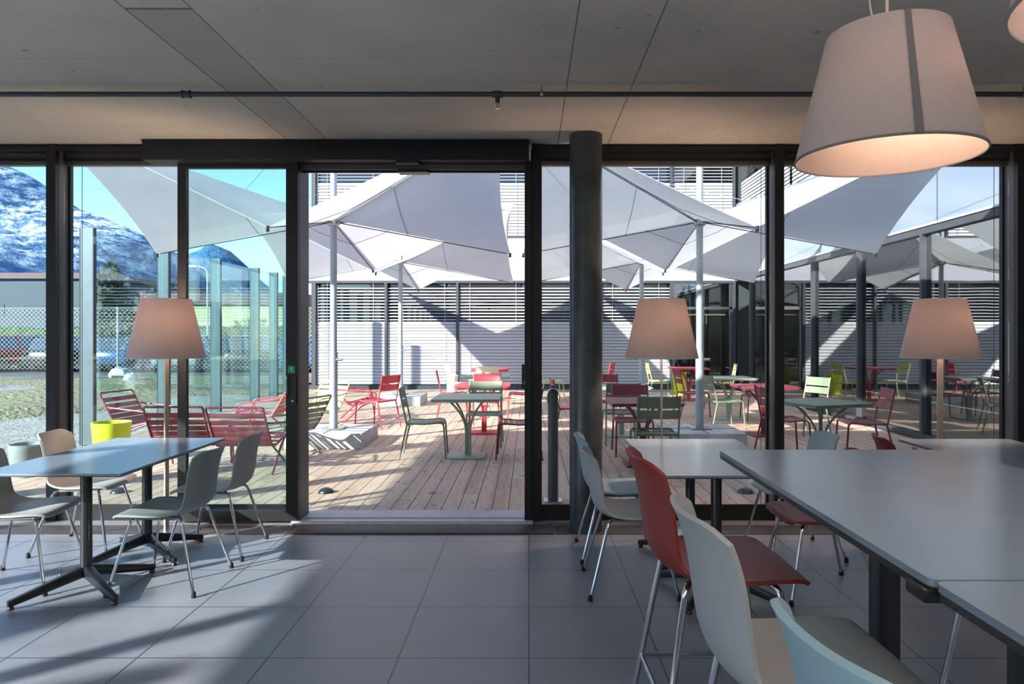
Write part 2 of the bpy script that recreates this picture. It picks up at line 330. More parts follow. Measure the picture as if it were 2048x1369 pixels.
# sliding door
d = struct(MB().box(-3.0, .0, 5.42, 5.60, 2.838, 2.998), 'door_1', M['header'], bevel=.004)
MB().box(-1.83, .02, 5.57, 5.62, 2.80, 2.838).build('head_lining', M['frame_in'], d)
MB().box(-1.83, .02, 5.62, 5.64, 2.785, 2.80).build('track', M['frame'], d)
lf = MB().box(-2.755, -2.69, 5.485, 5.535, .02, 2.83).box(-1.905, -1.812, 5.485, 5.535, .02, 2.83).box(-2.69, -1.905, 5.485, 5.535, .02, .10).box(-2.69, -1.905, 5.485, 5.535, 2.79, 2.83).build('sliding_leaf', M['frame'], d)
MB().box(-2.69, -1.905, 5.505, 5.517, .10, 2.79).build('glass', G_left, lf)
MB().tube(rpath([(-1.885, 5.485, 1.155), (-1.885, 5.44, 1.155), (-1.885, 5.44, 1.03), (-1.885, 5.485, 1.03)], .015), .008).build('handle', M['chrome'], lf)
MB().box(-1.865, -1.82, 5.474, 5.485, .93, 1.16).build('lock_plate', M['black'], lf)
MB().lathe([(.009, 0), (.009, .01), (0.001, .01)], n=14).build('lock_cylinder', M['chrome'], lf, loc=(-1.845, 5.466, .965)).rotation_euler = (pi/2, 0, 0)
MB().box(-1.845, -1.812, 5.54, 5.76, .0, 2.86).build('jamb', M['frame_in'], d)
MB().box(-.035, .02, 5.54, 5.70, .0, 2.86).build('jamb', M['frame'], d)
s = MB().box(-1.03, -.86, 5.43, 5.52, 2.815, 2.838).box(-1.04, -.80, 5.56, 5.66, 2.775, 2.80).build('motion_sensor', M['black'], d)
sg = MB().box(-1.888, -1.832, 5.478, 5.485, 1.182, 1.238).build('exit_sign', M['green'], lf)
MB().box(-1.8625, -1.8575, 5.476, 5.478, 1.20, 1.217).add([(-1.870, 5.4765, 1.217), (-1.850, 5.4765, 1.217), (-1.860, 5.4765, 1.228)], [(0, 1, 2)]).build('pictogram', M['signwhite'], sg)
g = MB().box(-.06, -.037, 5.72, 5.80, 1.10, 1.24).build('card_reader', M['black'], bevel=.004)
tag(g, 'small black card reader box fixed outside the right door jamb', 'card reader')
MB().box(-.058, -.04, 5.74, 5.78, 1.04, 1.10).build('cable_gland', M['black'], g)
# column
c = MB().lathe([(.124, 0), (.124, 3.0)], n=48).build('concrete_column', M['col'], loc=(.432, 5.32, 0)); tag(c, kind='structure'); c.name = 'trim_24'
# sprinkler pipe
pz, py = 2.945, 4.25
p = empty('sprinkler_pipe', (0, py, pz)); tag(p, 'long dark pipe running under the concrete ceiling', 'pipe')
MB().tube([(-6.1, 0, 0), (9, 0, 0)], .0155, 14).build('pipe', M['pipe'], p)
for x in (-2.08, 4.05):
    MB().tube([(x-.022, 0, 0), (x+.022, 0, 0)], .0195, 14).tube([(x-.026, 0, 0), (x-.018, 0, 0)], .024, 14).tube([(x+.018, 0, 0), (x+.026, 0, 0)], .024, 14).build('coupling', M['pipe'], p)
for x in (.076, -4.0, 3.0):
    MB().tube([(x, 0, .01), (x, 0, .055)], .004, 8).tube([(x-.008, 0, 0), (x+.008, 0, 0)], .02, 14).build('hanger', M['steel'], p)
for x in (-.191,):
    h = MB().tube([(x-.03, 0, 0), (x+.03, 0, 0)], .021, 14).tube([(x, 0, 0), (x, 0, -.05)], .014, 12).build('tee', M['pipe'], p)
    MB().lathe([(.006, -.05), (.009, -.052), (.009, -.06), (.005, -.062), (.0035, -.08), (.005, -.082), (.014, -.084), (.014, -.087), (.003, -.088)], c=(x, 0, 0), n=14).tube([(x-.008, 0, -.06), (x-.009, 0, -.075), (x, 0, -.084)], .0018, 6).tube([(x+.008, 0, -.06), (x+.009, 0, -.075), (x, 0, -.084)], .0018, 6).build('sprinkler_head', M['chrome'], h)

# ------------------------------------------------------------------ interior tables
def rrect(w, h, r, n=4):
    out = []
    for cx, cy, a0 in ((w/2-r, h/2-r, 0), (-w/2+r, h/2-r, 90), (-w/2+r, -h/2+r, 180), (w/2-r, -h/2+r, 270)):
        out += [(cx+r*cos(R(a0+90*k/n)), cy+r*sin(R(a0+90*k/n))) for k in range(n+1)]
    return out
def star_table(x, y, label, group):
    t = empty('pedestal_table', (x, y, 0)); tag(t, label, 'table', group)
    tp = MB().prism(rrect(.78, .645, .006), 'z', .728, .740).build('tabletop', M['top'], t)
    MB().prism(rrect(.776, .641, .006), 'z', .722, .7279).build('top_edge', M['top_edge'], tp)
    MB().tube([(0, 0, .115), (0, 0, .715)], .031, 20).build('column', M['leg'], t)
    MB().box(-.2, .2, -.03, .03, .708, .722).box(-.03, .03, -.2, .2, .708, .722).build('top_bracket', M['black'], t)
    for a in (45, 135, 225, 315):
        a = R(a+8); m3 = Matrix.Rotation(a, 3, 'Z'); q = MB(); prof = [(.0, .14), (.0, .085), (.36, .018), (.385, .018), (.385, .05), (.36, .055), (.04, .14)]
        vs = [m3 @ Vector((u, s*(.024 if u < .1 else .014), v)) for s in (-1, 1) for u, v in prof]; k_ = len(prof)
        q.add(vs, [tuple(range(k_)), tuple(reversed(range(k_, 2*k_)))]+[(i, k_+i, k_+(i+1) % k_, (i+1) % k_) for i in range(k_)])
        l = q.build('foot_arm', M['leg'], t, bevel=.004)
        MB().lathe([(.016, 0), (.018, .006), (.010, .02)], c=(m3 @ Vector((.37, 0, 0)))[:], n=12).build('glide', M['black'], l)
    return t
g2 = 'square pedestal tables pushed together in pairs'
star_table(-2.575, 4.072, 'dark pedestal table at the left, the nearer of two pushed together', g2)
star_table(-2.575, 4.72, 'dark pedestal table at the left, window side of its pair', g2)
star_table(1.075, 4.02, 'grey pedestal table beside the column, nearer half of its pair', g2)
star_table(1.075, 4.668, 'grey pedestal table beside the column, window side of its pair', g2)
star_table(3.02, 4.02, 'dark pedestal table at the right edge, nearer half of its pair', g2)
star_table(3.02, 4.668, 'dark pedestal table at the right edge below the right floor lamp', g2)
def high_table(y0, y1, label):
    t = empty('high_table', (1.212, (y0+y1)/2, 0)); tag(t, label, 'table', 'high grey tables joined end to end')
    w_, h_ = .925, y1-y0
    tp = MB().prism(rrect(w_, h_, .02), 'z', 1.016, 1.031).build('tabletop', M['top'], t)
    MB().prism(rrect(w_-.003, h_-.003, .02), 'z', 1.0, 1.0159).build('top_edge', M['top_edge'], tp)
    for sx in (-1, 1):
        MB().box(sx*.44-.035, sx*.44+.03, -h_/2, -h_/2+.07, .985, 1.012).build('corner_bracket', M['black'], t, bevel=.006)
    for sy in (-1, 1):
        MB().box(-.038, .038, sy*.35-.038, sy*.35+.038, .03, .985).build('column', M['leg'], t, bevel=.008)
        MB().box(-.30, .30, sy*.35-.035, sy*.35+.035, .985, 1.0).build('top_bracket', M['black'], t)
        MB().prism([(u, v+sy*.35) for u, v in rrect(.6, .34, .03)], 'z', 0, .012).build('base_plate', M['leg'], t)
    return t
high_table(1.305, 2.77, 'long high grey table in front, beneath the big lampshade')
high_table(-.17, 1.297, 'near high grey table running out at the bottom right corner')

# ------------------------------------------------------------------ shell chairs
def cat(P, t):
    n = len(P)-1; x = min(max(t, 0), 1)*n; i = min(int(x), n-1); f = x-i
    a, b, c, d = P[max(i-1, 0)], P[i], P[i+1], P[min(i+2, n)]
    return tuple(.5*((2*b[k])+(-a[k]+c[k])*f+(2*a[k]-5*b[k]+4*c[k]-d[k])*f*f+(-a[k]+3*b[k]-3*c[k]+d[k])*f**3) for k in range(len(a)))
# x, z, half width, dish
SH = [(.245,.430,.205,-.008),(.215,.450,.222,.0),(.14,.449,.232,.006),(.04,.437,.230,.014),(-.06,.431,.222,.022),(-.14,.440,.214,.034),(-.19,.470,.205,.044),(-.215,.525,.196,.052),(-.228,.60,.190,.056),(-.24,.68,.189,.056),(-.257,.75,.187,.052),(-.280,.803,.180,.045)]
def shell(dz=0):
    P, N = [], []; nu, nv = 17, 34
    for i in range(nv):
        rp, rn = [], []
        for j in range(nu):
            u = -1+2*j/(nu-1); tt = i/(nv-1); s0 = .055*abs(u)**5; s1 = 1-.085*abs(u)**5; t = s0+tt*(s1-s0)
            x, z, hw, ds = cat(SH, t); a = cat(SH, t-.01); b_ = cat(SH, t+.01)
            T = Vector((b_[0]-a[0], 0, b_[1]-a[1])).normalized(); nn = Vector((T.z, 0, -T.x))
            p = Vector((x, u*hw, z+dz))+nn*ds*(.6*u*u+.4*u**4); rp.append(p)
            rn.append((nn-Vector((0, 2*ds*u/max(hw, .01), 0))).normalized())
        P.append(rp); N.append(rn)
    return MB().thick(P, N, .0125)
def make_chair(smat):
    t = empty('shell_chair'); shell().build('seat_shell', smat, t)
    MB().tube(rpath([(-.13,-.14,.418),(.16,-.15,.424),(.16,.15,.424),(-.13,.14,.418)], .03), .008, 8).build('seat_frame', M['chrome'], t)
    for sx in (-1, 1):
        for sy in (-1, 1):
            x0 = .155 if sx > 0 else -.135
            l = MB().tube(rpath([(x0-sx*.05, sy*.10, .422), (x0, sy*.165, .415), (sx*.247, sy*.25, .012)], .03), .0088, 10).build('leg', M['chrome'], t)
            MB().lathe([(.012, 0), (.014, .004), (.012, .03), (.006, .036)], c=(sx*.248, sy*.251, 0), n=12).build('foot_cap', M['black'], l)
    for sy in (-.12, .12): MB().box(-.10, .10, sy-.01, sy+.01, .411, .424).build('seat_bracket', M['black'], t)
    return t
def make_stool(smat):
    t = empty('bar_stool'); shell(.29).build('seat_shell', smat, t)
    MB().tube(rpath([(-.13,-.14,.708),(.16,-.15,.714),(.16,.15,.714),(-.13,.14,.708)], .03), .009, 8).build('seat_frame', M['chrome'], t)
    def lp(sx, sy, z): f = (.705-z)/.69; x0 = .155 if sx > 0 else -.135; return (x0+(sx*.255-x0)*f, sy*(.165+.085*f), z)
    for sx in (-1, 1):
        for sy in (-1, 1):
            x0 = .155 if sx > 0 else -.135
            l = MB().tube(rpath([(x0-sx*.05, sy*.10, .712), lp(sx, sy, .705), lp(sx, sy, .012)], .03), .0105, 12).build('leg', M['chrome'], t)
            MB().lathe([(.013, 0), (.015, .004), (.013, .03), (.006, .036)], c=lp(sx, sy, 0), n=12).build('foot_cap', M['black'], l)
    for a, b_ in (((1,-1),(1,1)),((1,1),(-1,1)),((-1,1),(-1,-1)),((-1,-1),(1,-1))):
        MB().tube([lp(*a, .33), lp(*b_, .33)], .0075, 8).build('footrest', M['chrome'], t)
    for sy in (-.12, .12): MB().box(-.10, .10, sy-.01, sy+.01, .700, .713).build('seat_bracket', M['black'], t)
    return t
c0 = make_chair(M['sh_gry']); used = [0]
def chair(x, y, a, mk, label, group):
    o = c0 if (not used[0] and mk == 'sh_gry') else copy_tree(c0, {'shell_grey': M[mk]})
    if o is c0: used[0] = 1
    o.location = (x, y, 0); o.rotation_euler.z = R(a); tag(o, label, 'chair', group)
gA, gB, gC = 'shell chairs around the left tables', 'shell chairs around the tables beside the column', 'shell chairs around the right edge tables'
chair(-3.03, 4.19, 8, 'sh_gry', 'grey shell chair cut by the left edge, its seat tucked under the near dark table', gA)
chair(-3.10, 4.92, 5, 'sh_gry', 'grey shell chair on the window side, left of the dark tables', gA)
chair(-2.14, 4.20, 180, 'sh_dgr', 'slate grey shell chair nearest, right of the dark left tables', gA)
chair(-2.14, 4.82, 183, 'sh_gry', 'grey shell chair beside the sliding leaf, right of the dark tables', gA)
chair(.59, 4.76, 0, 'sh_blu', 'ice blue shell chair right in front of the concrete column', gB)
chair(.59, 4.15, 0, 'sh_wht', 'white shell chair between the column and the red bar stool', gB)
chair(1.68, 4.07, 180, 'sh_red', 'red shell chair whose seat shows left of the high table edge', gB)
chair(1.81, 4.80, 182, 'sh_blu', 'blue shell chair whose backrest rises behind the high table', gB)
chair(2.60, 4.66, -12, 'sh_red', 'red shell chair whose backrest rises behind the high table, right of a blue one', gC)
chair(2.58, 4.10, 0, 'sh_red', 'shell chair mostly hidden under the high table, only its legs visible', gC)
st0 = make_stool(M['sh_red'])
gS = 'bar stools along the high table'
for x, y, a, mk, lb in ((.612, 2.325, 2, 'sh_red', 'red bar stool with chrome legs left of the high table'),
                        (.618, 1.60, 0, 'sh_wht', 'white bar stool between the red and the pale blue one'),
                        (.64, .95, 9, 'sh_blu', 'pale blue bar stool at the bottom edge, nearest of three'),
                        (1.56, 2.08, 180, 'sh_wrm', 'bar stool tucked under the high table, a chrome leg visible')):
    o = st0 if mk == 'sh_red' else copy_tree(st0, {'shell_brick_red': M[mk]})
    o.location = (x, y, 0); o.rotation_euler.z = R(a); tag(o, lb, 'stool', gS)

# ------------------------------------------------------------------ lamps
def lamp_light(parent, loc, e):
    l = bpy.data.lights.new('bulb_light', 'POINT'); l.energy = e; l.color = (1, .64, .42); l.shadow_soft_size = .045
    o = bpy.data.objects.new('bulb_light', l); col.objects.link(o); o.parent = parent; o.location = loc
def shade_mb(rb, rt, z0, z1, n=64):
    return MB().lathe([(rb, z0), (rt, z1), (rt-.003, z1), (rb-.003, z0)], n=n, closed=True)
def floor_lamp(x, y, rz, label, bx):
    t = empty('floor_lamp', (x, y, 0)); tag(t, label, 'floor lamp', 'floor lamps standing along the glass front')
    s = shade_mb(.273, .174, 1.31, 1.752).build('lamp_shade', M['shade'], t)
    MB().lathe([(.2735, 1.306), (.2735, 1.314), (.268, 1.314), (.268, 1.306)], n=64, closed=True).build('rim', M['cord'], s)
    MB().obox((0, 0, .70), (.042, .012, 1.38), Matrix.Rotation(rz, 3, 'Z')).build('stem', M['brass'], t)
    MB().lathe([(.14, 0), (.142, .008), (.135, .014), (.02, .018)], c=(bx, 0, 0), n=48).build('base', M['steel'], t)
    MB().tube([(-.171, 0, 1.74), (.171, 0, 1.74)], .003, 6).tube([(0, -.171, 1.74), (0, .171, 1.74)], .003, 6).build('shade_carrier', M['steel'], t)
    MB().lathe([(.012, 1.38), (.02, 1.40), (.038, 1.46), (.04, 1.49), (.03, 1.52), (.004, 1.535)], n=20).build('bulb', M['bulb'], t)
    lamp_light(t, (.06, -.09, 1.60), 42); return t
floor_lamp(-2.735, 5.28, R(80), 'lit floor lamp behind the left dark tables', .10)
floor_lamp(1.0, 5.28, R(75), 'lit floor lamp right of the concrete column', .10)
floor_lamp(3.10, 5.28, 0, 'lit floor lamp with a broad stem at the right edge tables', .03)
def pendant(x, y, z, label):
    t = empty('pendant_lamp', (x, y, z)); tag(t, label, 'pendant lamp', 'big pendant lamps over the high tables')
    s = shade_mb(.272, .178, 0, .385).build('lamp_shade', M['shade'], t)
    MB().lathe([(.2735, -.003), (.2735, .004), (.2685, .004), (.2685, -.003)], n=64, closed=True).build('rim', M['seam'], s)
    a = math.atan2(-y, -x)+.30
    e0 = Vector((cos(a), sin(a), 0)); pz_ = Vector((-sin(a), cos(a), 0)); q = MB()
    q.add([e0*.2728+pz_*.011+Vector((0,0,.001)), e0*.2728-pz_*.011+Vector((0,0,.001)), e0*.1788-pz_*.008+Vector((0,0,.386)), e0*.1788+pz_*.008+Vector((0,0,.386)),
           e0*.276+pz_*.011+Vector((0,0,.001)), e0*.276-pz_*.011+Vector((0,0,.001)), e0*.182-pz_*.008+Vector((0,0,.386)), e0*.182+pz_*.008+Vector((0,0,.386))],
          [(0,1,2,3),(4,5,6,7),(0,1,5,4),(1,2,6,5),(2,3,7,6),(3,0,4,7)])
    q.build('seam_tape', M['seam'], s)
    MB().tube([(-.176, 0, .375), (.176, 0, .375)], .004, 6).tube([(0, -.176, .375), (0, .176, .375)], .004, 6).build('shade_carrier', M['cord'], t)
    MB().tube([(0, 0, .36), (0, 0, 3.0-z)], .005, 8).tube(rpath([(0, 0, .395), (-.03, .01, .41), (-.05, .02, .50), (-.03, .01, .62), (0, 0, .72)], .05), .003, 6).build('cord', M['cord'], t)
    MB().lathe([(.03, .28), (.03, .37), (.01, .38)], n=18).build('socket', M['cord'], t)
    MB().lathe([(.012, .29), (.03, .25), (.042, .21), (.04, .18), (.02, .15), (.003, .145)], n=20).build('bulb', M['bulb'], t)
    lamp_light(t, (.03, -.03, .22), 15); return t
pendant(1.125, 2.2, 2.045, 'big lit pendant lamp hanging over the long high table')
pendant(1.125, 1.17, 2.075, 'pendant lamp cut off by the top right corner')

# ------------------------------------------------------------------ courtyard ground and buildings
struct(MB().box(-5.93, 5.5, 5.862, 18.9, -.12, -.012), 'deck_floor', m_deck)
struct(MB().box(-40, -5.93, -30, 21, -.3, -.03), 'cobble_ground', m_cob)
gv = MB(); nx, ny = 40, 16          # gently bumpy turf strip between paving and car park
def gz(x, y):
    a = 0
    return -.02+.06*sin(x*.9+y*.3)+.05*sin(x*.37-y*1.1)
def ly(x): return 15.2 if x > -7.2 else max(9.6, 15.2-(-7.2-x)*1.5)
vs = []
for i in range(ny+1):
    for j in range(nx+1):
        x = -6.3-53.7*(1-j/nx)**2; y = ly(x)+(25.2-ly(x))*i/ny
        vs.append((x, y, .05+gz(x, y) if 0 < i < ny else -.06))
gv.add(vs, [(i*(nx+1)+j, i*(nx+1)+j+1, (i+1)*(nx+1)+j+1, (i+1)*(nx+1)+j) for i in range(ny) for j in range(nx)])
lawn = gv.build('lawn', m_turf, fix=False); tag(lawn, 'rough turf with bare earth beyond the paving', 'lawn', kind='stuff')
struct(MB().box(-400, -6.1, 21, 420, -.35, -.05), 'car_park_ground', M['asphalt'])
struct(MB().box(-400, -40, -60, 21, -.35, -.05), 'street_ground', M['asphalt'])

def slats(mb, x0, x1, z0, z1, y, step, tilt, axis='x'):
    "horizontal blind slats between x0..x1"
    n = int((z1-z0)/step); d_ = step*.62
    for i in range(n):
        z = z0+(i+.5)*step; a = cos(tilt)*d_/2*1.0; h = sin(tilt)*d_/2*1.6
        P = [(-a, -h), (0, .006), (a, h)]
        for k in range(2):
            (u0, w0), (u1, w1) = P[k], P[k+1]
            q = [(x0, y+u0, z+w0), (x1, y+u0, z+w0), (x1, y+u1, z+w1), (x0, y+u1, z+w1)]
            if axis == 'y': q = [(v[1], v[0], v[2]) for v in q]
            n_ = len(mb.v); mb.v += q; mb.f.append((n_, n_+1, n_+2, n_+3))
    return mb
# far facade
FF = 18.95
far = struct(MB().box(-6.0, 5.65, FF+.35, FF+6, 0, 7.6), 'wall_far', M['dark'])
struct(MB().box(-6.0, 5.6, FF-.02, FF+.3, 2.93, 4.12).box(-6.0, 5.6, FF-.02, FF+.3, 7.0, 7.6), 'trim_30', M['white'])
struct(MB().box(-6.0, 5.6, FF-.05, FF+.3, -.02, .10).box(-6.0, 5.6, FF-.03, FF+.1, 2.86, 2.93).box(-6, 5.6, FF-.03, FF+.1, 4.08, 4.13), 'trim_31', M['plinth'])
fx = [-5.80, -3.87, -1.94, -.01, 1.92, 3.85]
for x in fx + [5.55]:
    struct(MB().box(x-.035, x+.035, FF-.04, FF+.12, .1, 2.86).box(x-.03, x+.03, FF-.04, FF+.12, 4.12, 7.0), 'trim_%d' % (32+int(x+6)), M['plinth'])
nw = 10
for i in range(5):
    x0, x1 = fx[i]+.04, fx[i+1]-.04; nw += 1
    o = struct(MB().box(x0, x1, FF+.2, FF+.22, .1, 2.86), 'window_%d' % nw, G_far)
    t = MB(); slats(t, x0, x1, .12, 1.83, FF+.02, .085, R(64)); slats(t, x0, x1, 1.83, 2.84, FF+.02, .085, R(24))
    for xx in (x0+.3, x1-.3): t.box(xx-.004, xx+.004, FF-.02, FF-.012, .12, 2.86)
    t.build('blind', M['slat'], o, fix=False)
for i in range(6):
    x0 = fx[i]+.04; x1 = (fx+[5.55])[i+1]-.04; nw += 1
    o = struct(MB().box(x0, x1, FF+.2, FF+.22, 4.13, 7.0), 'window_%d' % nw, G_far)
    t = MB(); slats(t, x0, x1, 4.14, 5.62, FF+.02, .085, R(64)); slats(t, x0, x1, 5.62, 7.0, FF+.02, .085, R(20))
    for xx in (x0+.3, x1-.3): t.box(xx-.004, xx+.004, FF-.02, FF-.012, 4.14, 7.0)
    t.build('blind', M['slat'], o, fix=False)
# far entrance doors
d2 = struct(MB().box(3.89, 5.5, FF+.02, FF+.1, 2.15, 2.22).box(3.89, 3.95, FF+.02, FF+.1, .1, 2.86).box(4.66, 4.74, FF+.02, FF+.1, .1, 2.15).box(5.44, 5.5, FF+.02, FF+.1, .1, 2.86), 'door_2', M['steel'])
MB().box(3.95, 5.44, FF+.05, FF+.062, .1, 2.86).build('glass', G_wing, d2)
for x in (4.60, 4.80): MB().tube([(x, FF-.02, 1.75), (x, FF-.02, 2.02)], .014, 8).build('handle', M['chrome'], d2)
tag(MB().box(3.95, 5.40, FF+.30, FF+.33, 2.00, 2.03).build('ceiling_light_strip', M['strip']), 'warm light strip glowing behind the far entrance doors', 'light')
# right wing
WX = 5.6
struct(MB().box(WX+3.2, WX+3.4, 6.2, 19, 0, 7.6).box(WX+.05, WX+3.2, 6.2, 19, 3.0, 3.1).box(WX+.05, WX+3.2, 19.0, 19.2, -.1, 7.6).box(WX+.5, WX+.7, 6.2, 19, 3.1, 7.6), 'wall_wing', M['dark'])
struct(MB().box(WX+.12, WX+3.2, 6.1, 18.9, -.12, -.014), 'wing_floor', m_deck)
struct(MB().prism([(6.0, 3.0), (18.93, 3.0), (18.93, 5.0), (6.0, 3.95)], 'x', WX, WX+.2), 'trim_50', M['wing'])
t = MB()
for y in (9.6, 13.46, 17.3): t.box(WX-.004, WX+.01, y-.008, y+.008, 3.0, 3.98+(y-6)*.081)
struct(t, 'trim_51', M['plinth'])
struct(MB().box(WX-.03, WX+.1, 6.0, 18.95, 2.90, 3.0).box(WX-.04, WX+.1, 6.0, 18.95, -.02, .06), 'trim_52', M['plinth'])
struct(MB().box(WX-.05, WX+.1, 6.0, 18.93, 3.0, 3.03), 'trim_53', M['white'])
wy = [6.1+1.93*i for i in range(7)]
for i, y in enumerate(wy):
    struct(MB().box(WX-.03, WX+.10, y-.03, y+.03, .06, 2.90), 'trim_%d' % (54+i), M['plinth'])
    if i < 6:
        nw += 1; struct(MB().box(WX+.04, WX+.055, y+.03, wy[i+1]-.03, .06, 2.90), 'window_%d' % nw, G_wing)
for i in range(3):
    y0, y1 = 8+i*3.65, 8+i*3.65+3.5; nw += 1
    o = struct(MB().box(WX+.3, WX+.32, y0, y1, 4.2, 7), 'window_%d' % nw, G_far)
    t = MB(); slats(t, y0, y1, 4.2, 5.62, WX+.1, .085, R(64), 'y'); slats(t, y0, y1, 5.62, 7.0, WX+.1, .085, R(20), 'y')
    t.build('blind', M['slat'], o, fix=False)
struct(MB().box(WX, WX+.3, 6, 19, 7.0, 7.6), 'trim_62', M['white'])
# glass screens on the left edge of the deck
ys = [9.52, 11.5, 13.42, 15.32, 16.45, 17.35]
for i, y in enumerate(ys):
    t = empty('glass_screen', (-6.0, y, 0)); tag(t, ('frameless glass screen panel beside the deck, %s' % ['nearest to the room', 'second from the room', 'third from the room', 'fourth from the room', 'fifth from the room', 'last before the white building'][i]), 'glass screen', 'glass wind screens along the deck edge')
    y1 = (ys+[18.6])[i+1]-y
    MB().box(-.085, .085, -.03, .03, -.02, 2.93).build('post', M['fin'], t)
    MB().box(-.095, -.085, -.035, .035, -.02, 2.93).box(.085, .097, -.035, .035, -.02, 2.93).build('edge_strip', M['plinth'], t)
    MB().box(-.007, .007, .035, y1-.035, .03, 2.90).build('glass_panel', G_scr, t)

# ------------------------------------------------------------------ parasols
def make_parasol():
    t = empty('sail_parasol'); H = 2.42; zc, zm, zq = 3.07, 2.60, 3.74
    C = Vector((0, 0, zc)); m = MB(); n = 7
    mids = [Vector((H, 0, zm)), Vector((0, H, zm)), Vector((-H, 0, zm)), Vector((0, -H, zm))]
    cor = [Vector((H, H, zq)), Vector((-H, H, zq)), Vector((-H, -H, zq)), Vector((H, -H, zq))]
    vs = []; fs = []
    for q in range(4):
        for a, b_ in ((mids[q], cor[q]), (cor[q], mids[(q+1) % 4])):
            base_i = len(vs); idx = {}
            for i in range(n+1):
                for j in range(i+1):
                    s_, t_ = i/n, (j/i if i else 0); e = a.lerp(b_, t_)
                    e = e.lerp(Vector((0, 0, e.z)), .035*4*t_*(1-t_)*s_)
                    p = C.lerp(e, s_); p.z -= .05*sin(pi*s_)*4*t_*(1-t_); idx[i, j] = len(vs); vs.append(p)
            for i in range(n):
                for j in range(i+1):
                    fs.append((idx[i, j], idx[i+1, j], idx[i+1, j+1]))
                    if j < i: fs.append((idx[i, j], idx[i+1, j+1], idx[i, j+1]))
    m.add(vs, fs); import bmesh
    cv = m.build('canopy', M['sail'], t, fix=False)
    bm = bmesh.new(); bm.from_mesh(cv.data); bmesh.ops.remove_doubles(bm, verts=bm.verts, dist=1e-4); bmesh.ops.recalc_face_normals(bm, faces=bm.faces)
    bmesh.ops.solidify(bm, geom=bm.faces[:], thickness=.006); bm.to_mesh(cv.data); bm.free()
    for p in cv.data.polygons: p.use_smooth = False
    for q in range(4):
        c_ = cor[q]; a = MB().tube([C+Vector((0,0,-.05)), c_.lerp(C, .02)+Vector((0,0,-.035))], .016, 8).build('arm', M['steel'], t)
        # tension cable between a low edge point and the arm
        mm = mids[q]; MB().tube([mm.lerp(C, .02)+Vector((0,0,-.008)), C+Vector((0,0,-.035))], .007, 6).build('valley_cable', M['rope'], t)
        for k in (q, (q+1) % 4):
            p0 = mids[k].lerp(C, .58)+Vector((0,0,-.02)); p1 = c_.lerp(C, .58)+Vector((0,0,-.035)); MB().tube([p0, (p0+p1)/2+Vector((0,0,-.045)), p1], .0035, 5).build('brace_rope', M['rope'], t)
        MB().tube([mm+Vector((0,0,.01)), mm+Vector((0,0,-.05))], .018, 8).build('corner_fitting', M['black'], t)
    MB().tube([(0, 0, .22), (0, 0, 1.25)], .056, 18).tube([(0, 0, 1.2), (0, 0, 4.9)], .046, 18).build('mast', M['mast'], t)
    for k in range(4):
        MB().tube([(0, 0, 4.85), (cor[k].x*.97, cor[k].y*.97, zq)], .004, 5).build('stay_cable', M['steel'], t)
    MB().lathe([(.06, 2.98), (.085, 3.0), (.085, 3.06), (.055, 3.08)], n=16).build('hub', M['steel'], t)
    MB().tube([(.05, -.03, 1.15), (.13, -.03, 1.15)], .02, 10).build('crank', M['steel'], t)
    b_ = MB().box(-.5, .5, -.5, .5, 0, .20).build('ballast_base', M['slab'], t, bevel=.006)
    MB().box(-.006, .006, -.5, .5, .2001, .204).box(-.5, .5, -.006, .006, .2001, .204).build('slab_joint', M['plinth'], b_)
    MB().prism(rrect(.3, .3, .03), 'z', .203, .22).build('foot_plate', M['steel'], b_)
    return t
p0 = make_parasol(); gP = 'white star shaped sail parasols over the deck'
for i, (x, y, lb) in enumerate(((-2.68, 9.6, 'white sail parasol seen through the open door, front left of the four'),
                   (2.34, 9.6, 'white sail parasol right of the concrete column, front right of the four'),
                   (-2.75, 14.98, 'far white sail parasol seen under the front left one'),
                   (2.42, 15.05, 'far white sail parasol behind the middle floor lamp'))):
    o = p0 if i == 0 else copy_tree(p0); o.location = (x, y, -.012); tag(o, lb, 'parasol', gP if i < 4 else None)

# ------------------------------------------------------------------ garden furniture
def make_garden_chair():
    t = empty('garden_chair'); mt = M['sage']
    s = MB()
    for i in range(7):
        u = i/6; x = .215-.40*u; z = .445-.02*sin(pi*u)-.012*u+(.0 if i else -.014)
        s.obox((x, 0, z), (.062, .43, .006), Matrix.Rotation(R(0 if i else 28), 3, 'Y'))
    s.build('seat', mt, t, bevel=.002)
    b = MB()
    for zc, h in ((.775, .125), (.645, .095)):
        f = (zc-.44)/.41; P, N = [], []
        for i in range(4):
            rp, rn = [], []
            for j in range(9):
                u = -1+2*j/8; zz = zc-h/2+h*i/3; ff = (zz-.44)/.41
                rp.append(Vector((-.205-.085*ff-.028*(1-u*u)+.004, u*.215, zz))); rn.append(Vector((1, 0, .2)).normalized())
            P.append(rp); N.append(rn)
        b.thick(P, N, .006)
    b.build('backrest', mt, t)
    f = MB()
    for sy in (-1, 1): f.tube([(-.205, sy*.222, .425), (-.25, sy*.222, .64), (-.292, sy*.222, .845)], .011, 8).tube([(-.21, sy*.222, .43), (0, sy*.222, .42), (.19, sy*.222, .435)], .010, 8)
    f.tube([(-.205, -.222, .42), (-.205, .222, .42)], .009, 8).build('frame', mt, t)
    for sy in (-1, 1):
        MB().tube(rpath([(.10, sy*.222, .43), (.232, sy*.222, .437), (.262, sy*.232, .0)], .055, 6), .0115, 10).build('leg', mt, t)
        MB().tube(rpath([(-.12, sy*.222, .425), (-.20, sy*.222, .42), (-.292, sy*.235, .0)], .03, 4), .0115, 10).build('leg', mt, t)
    return t
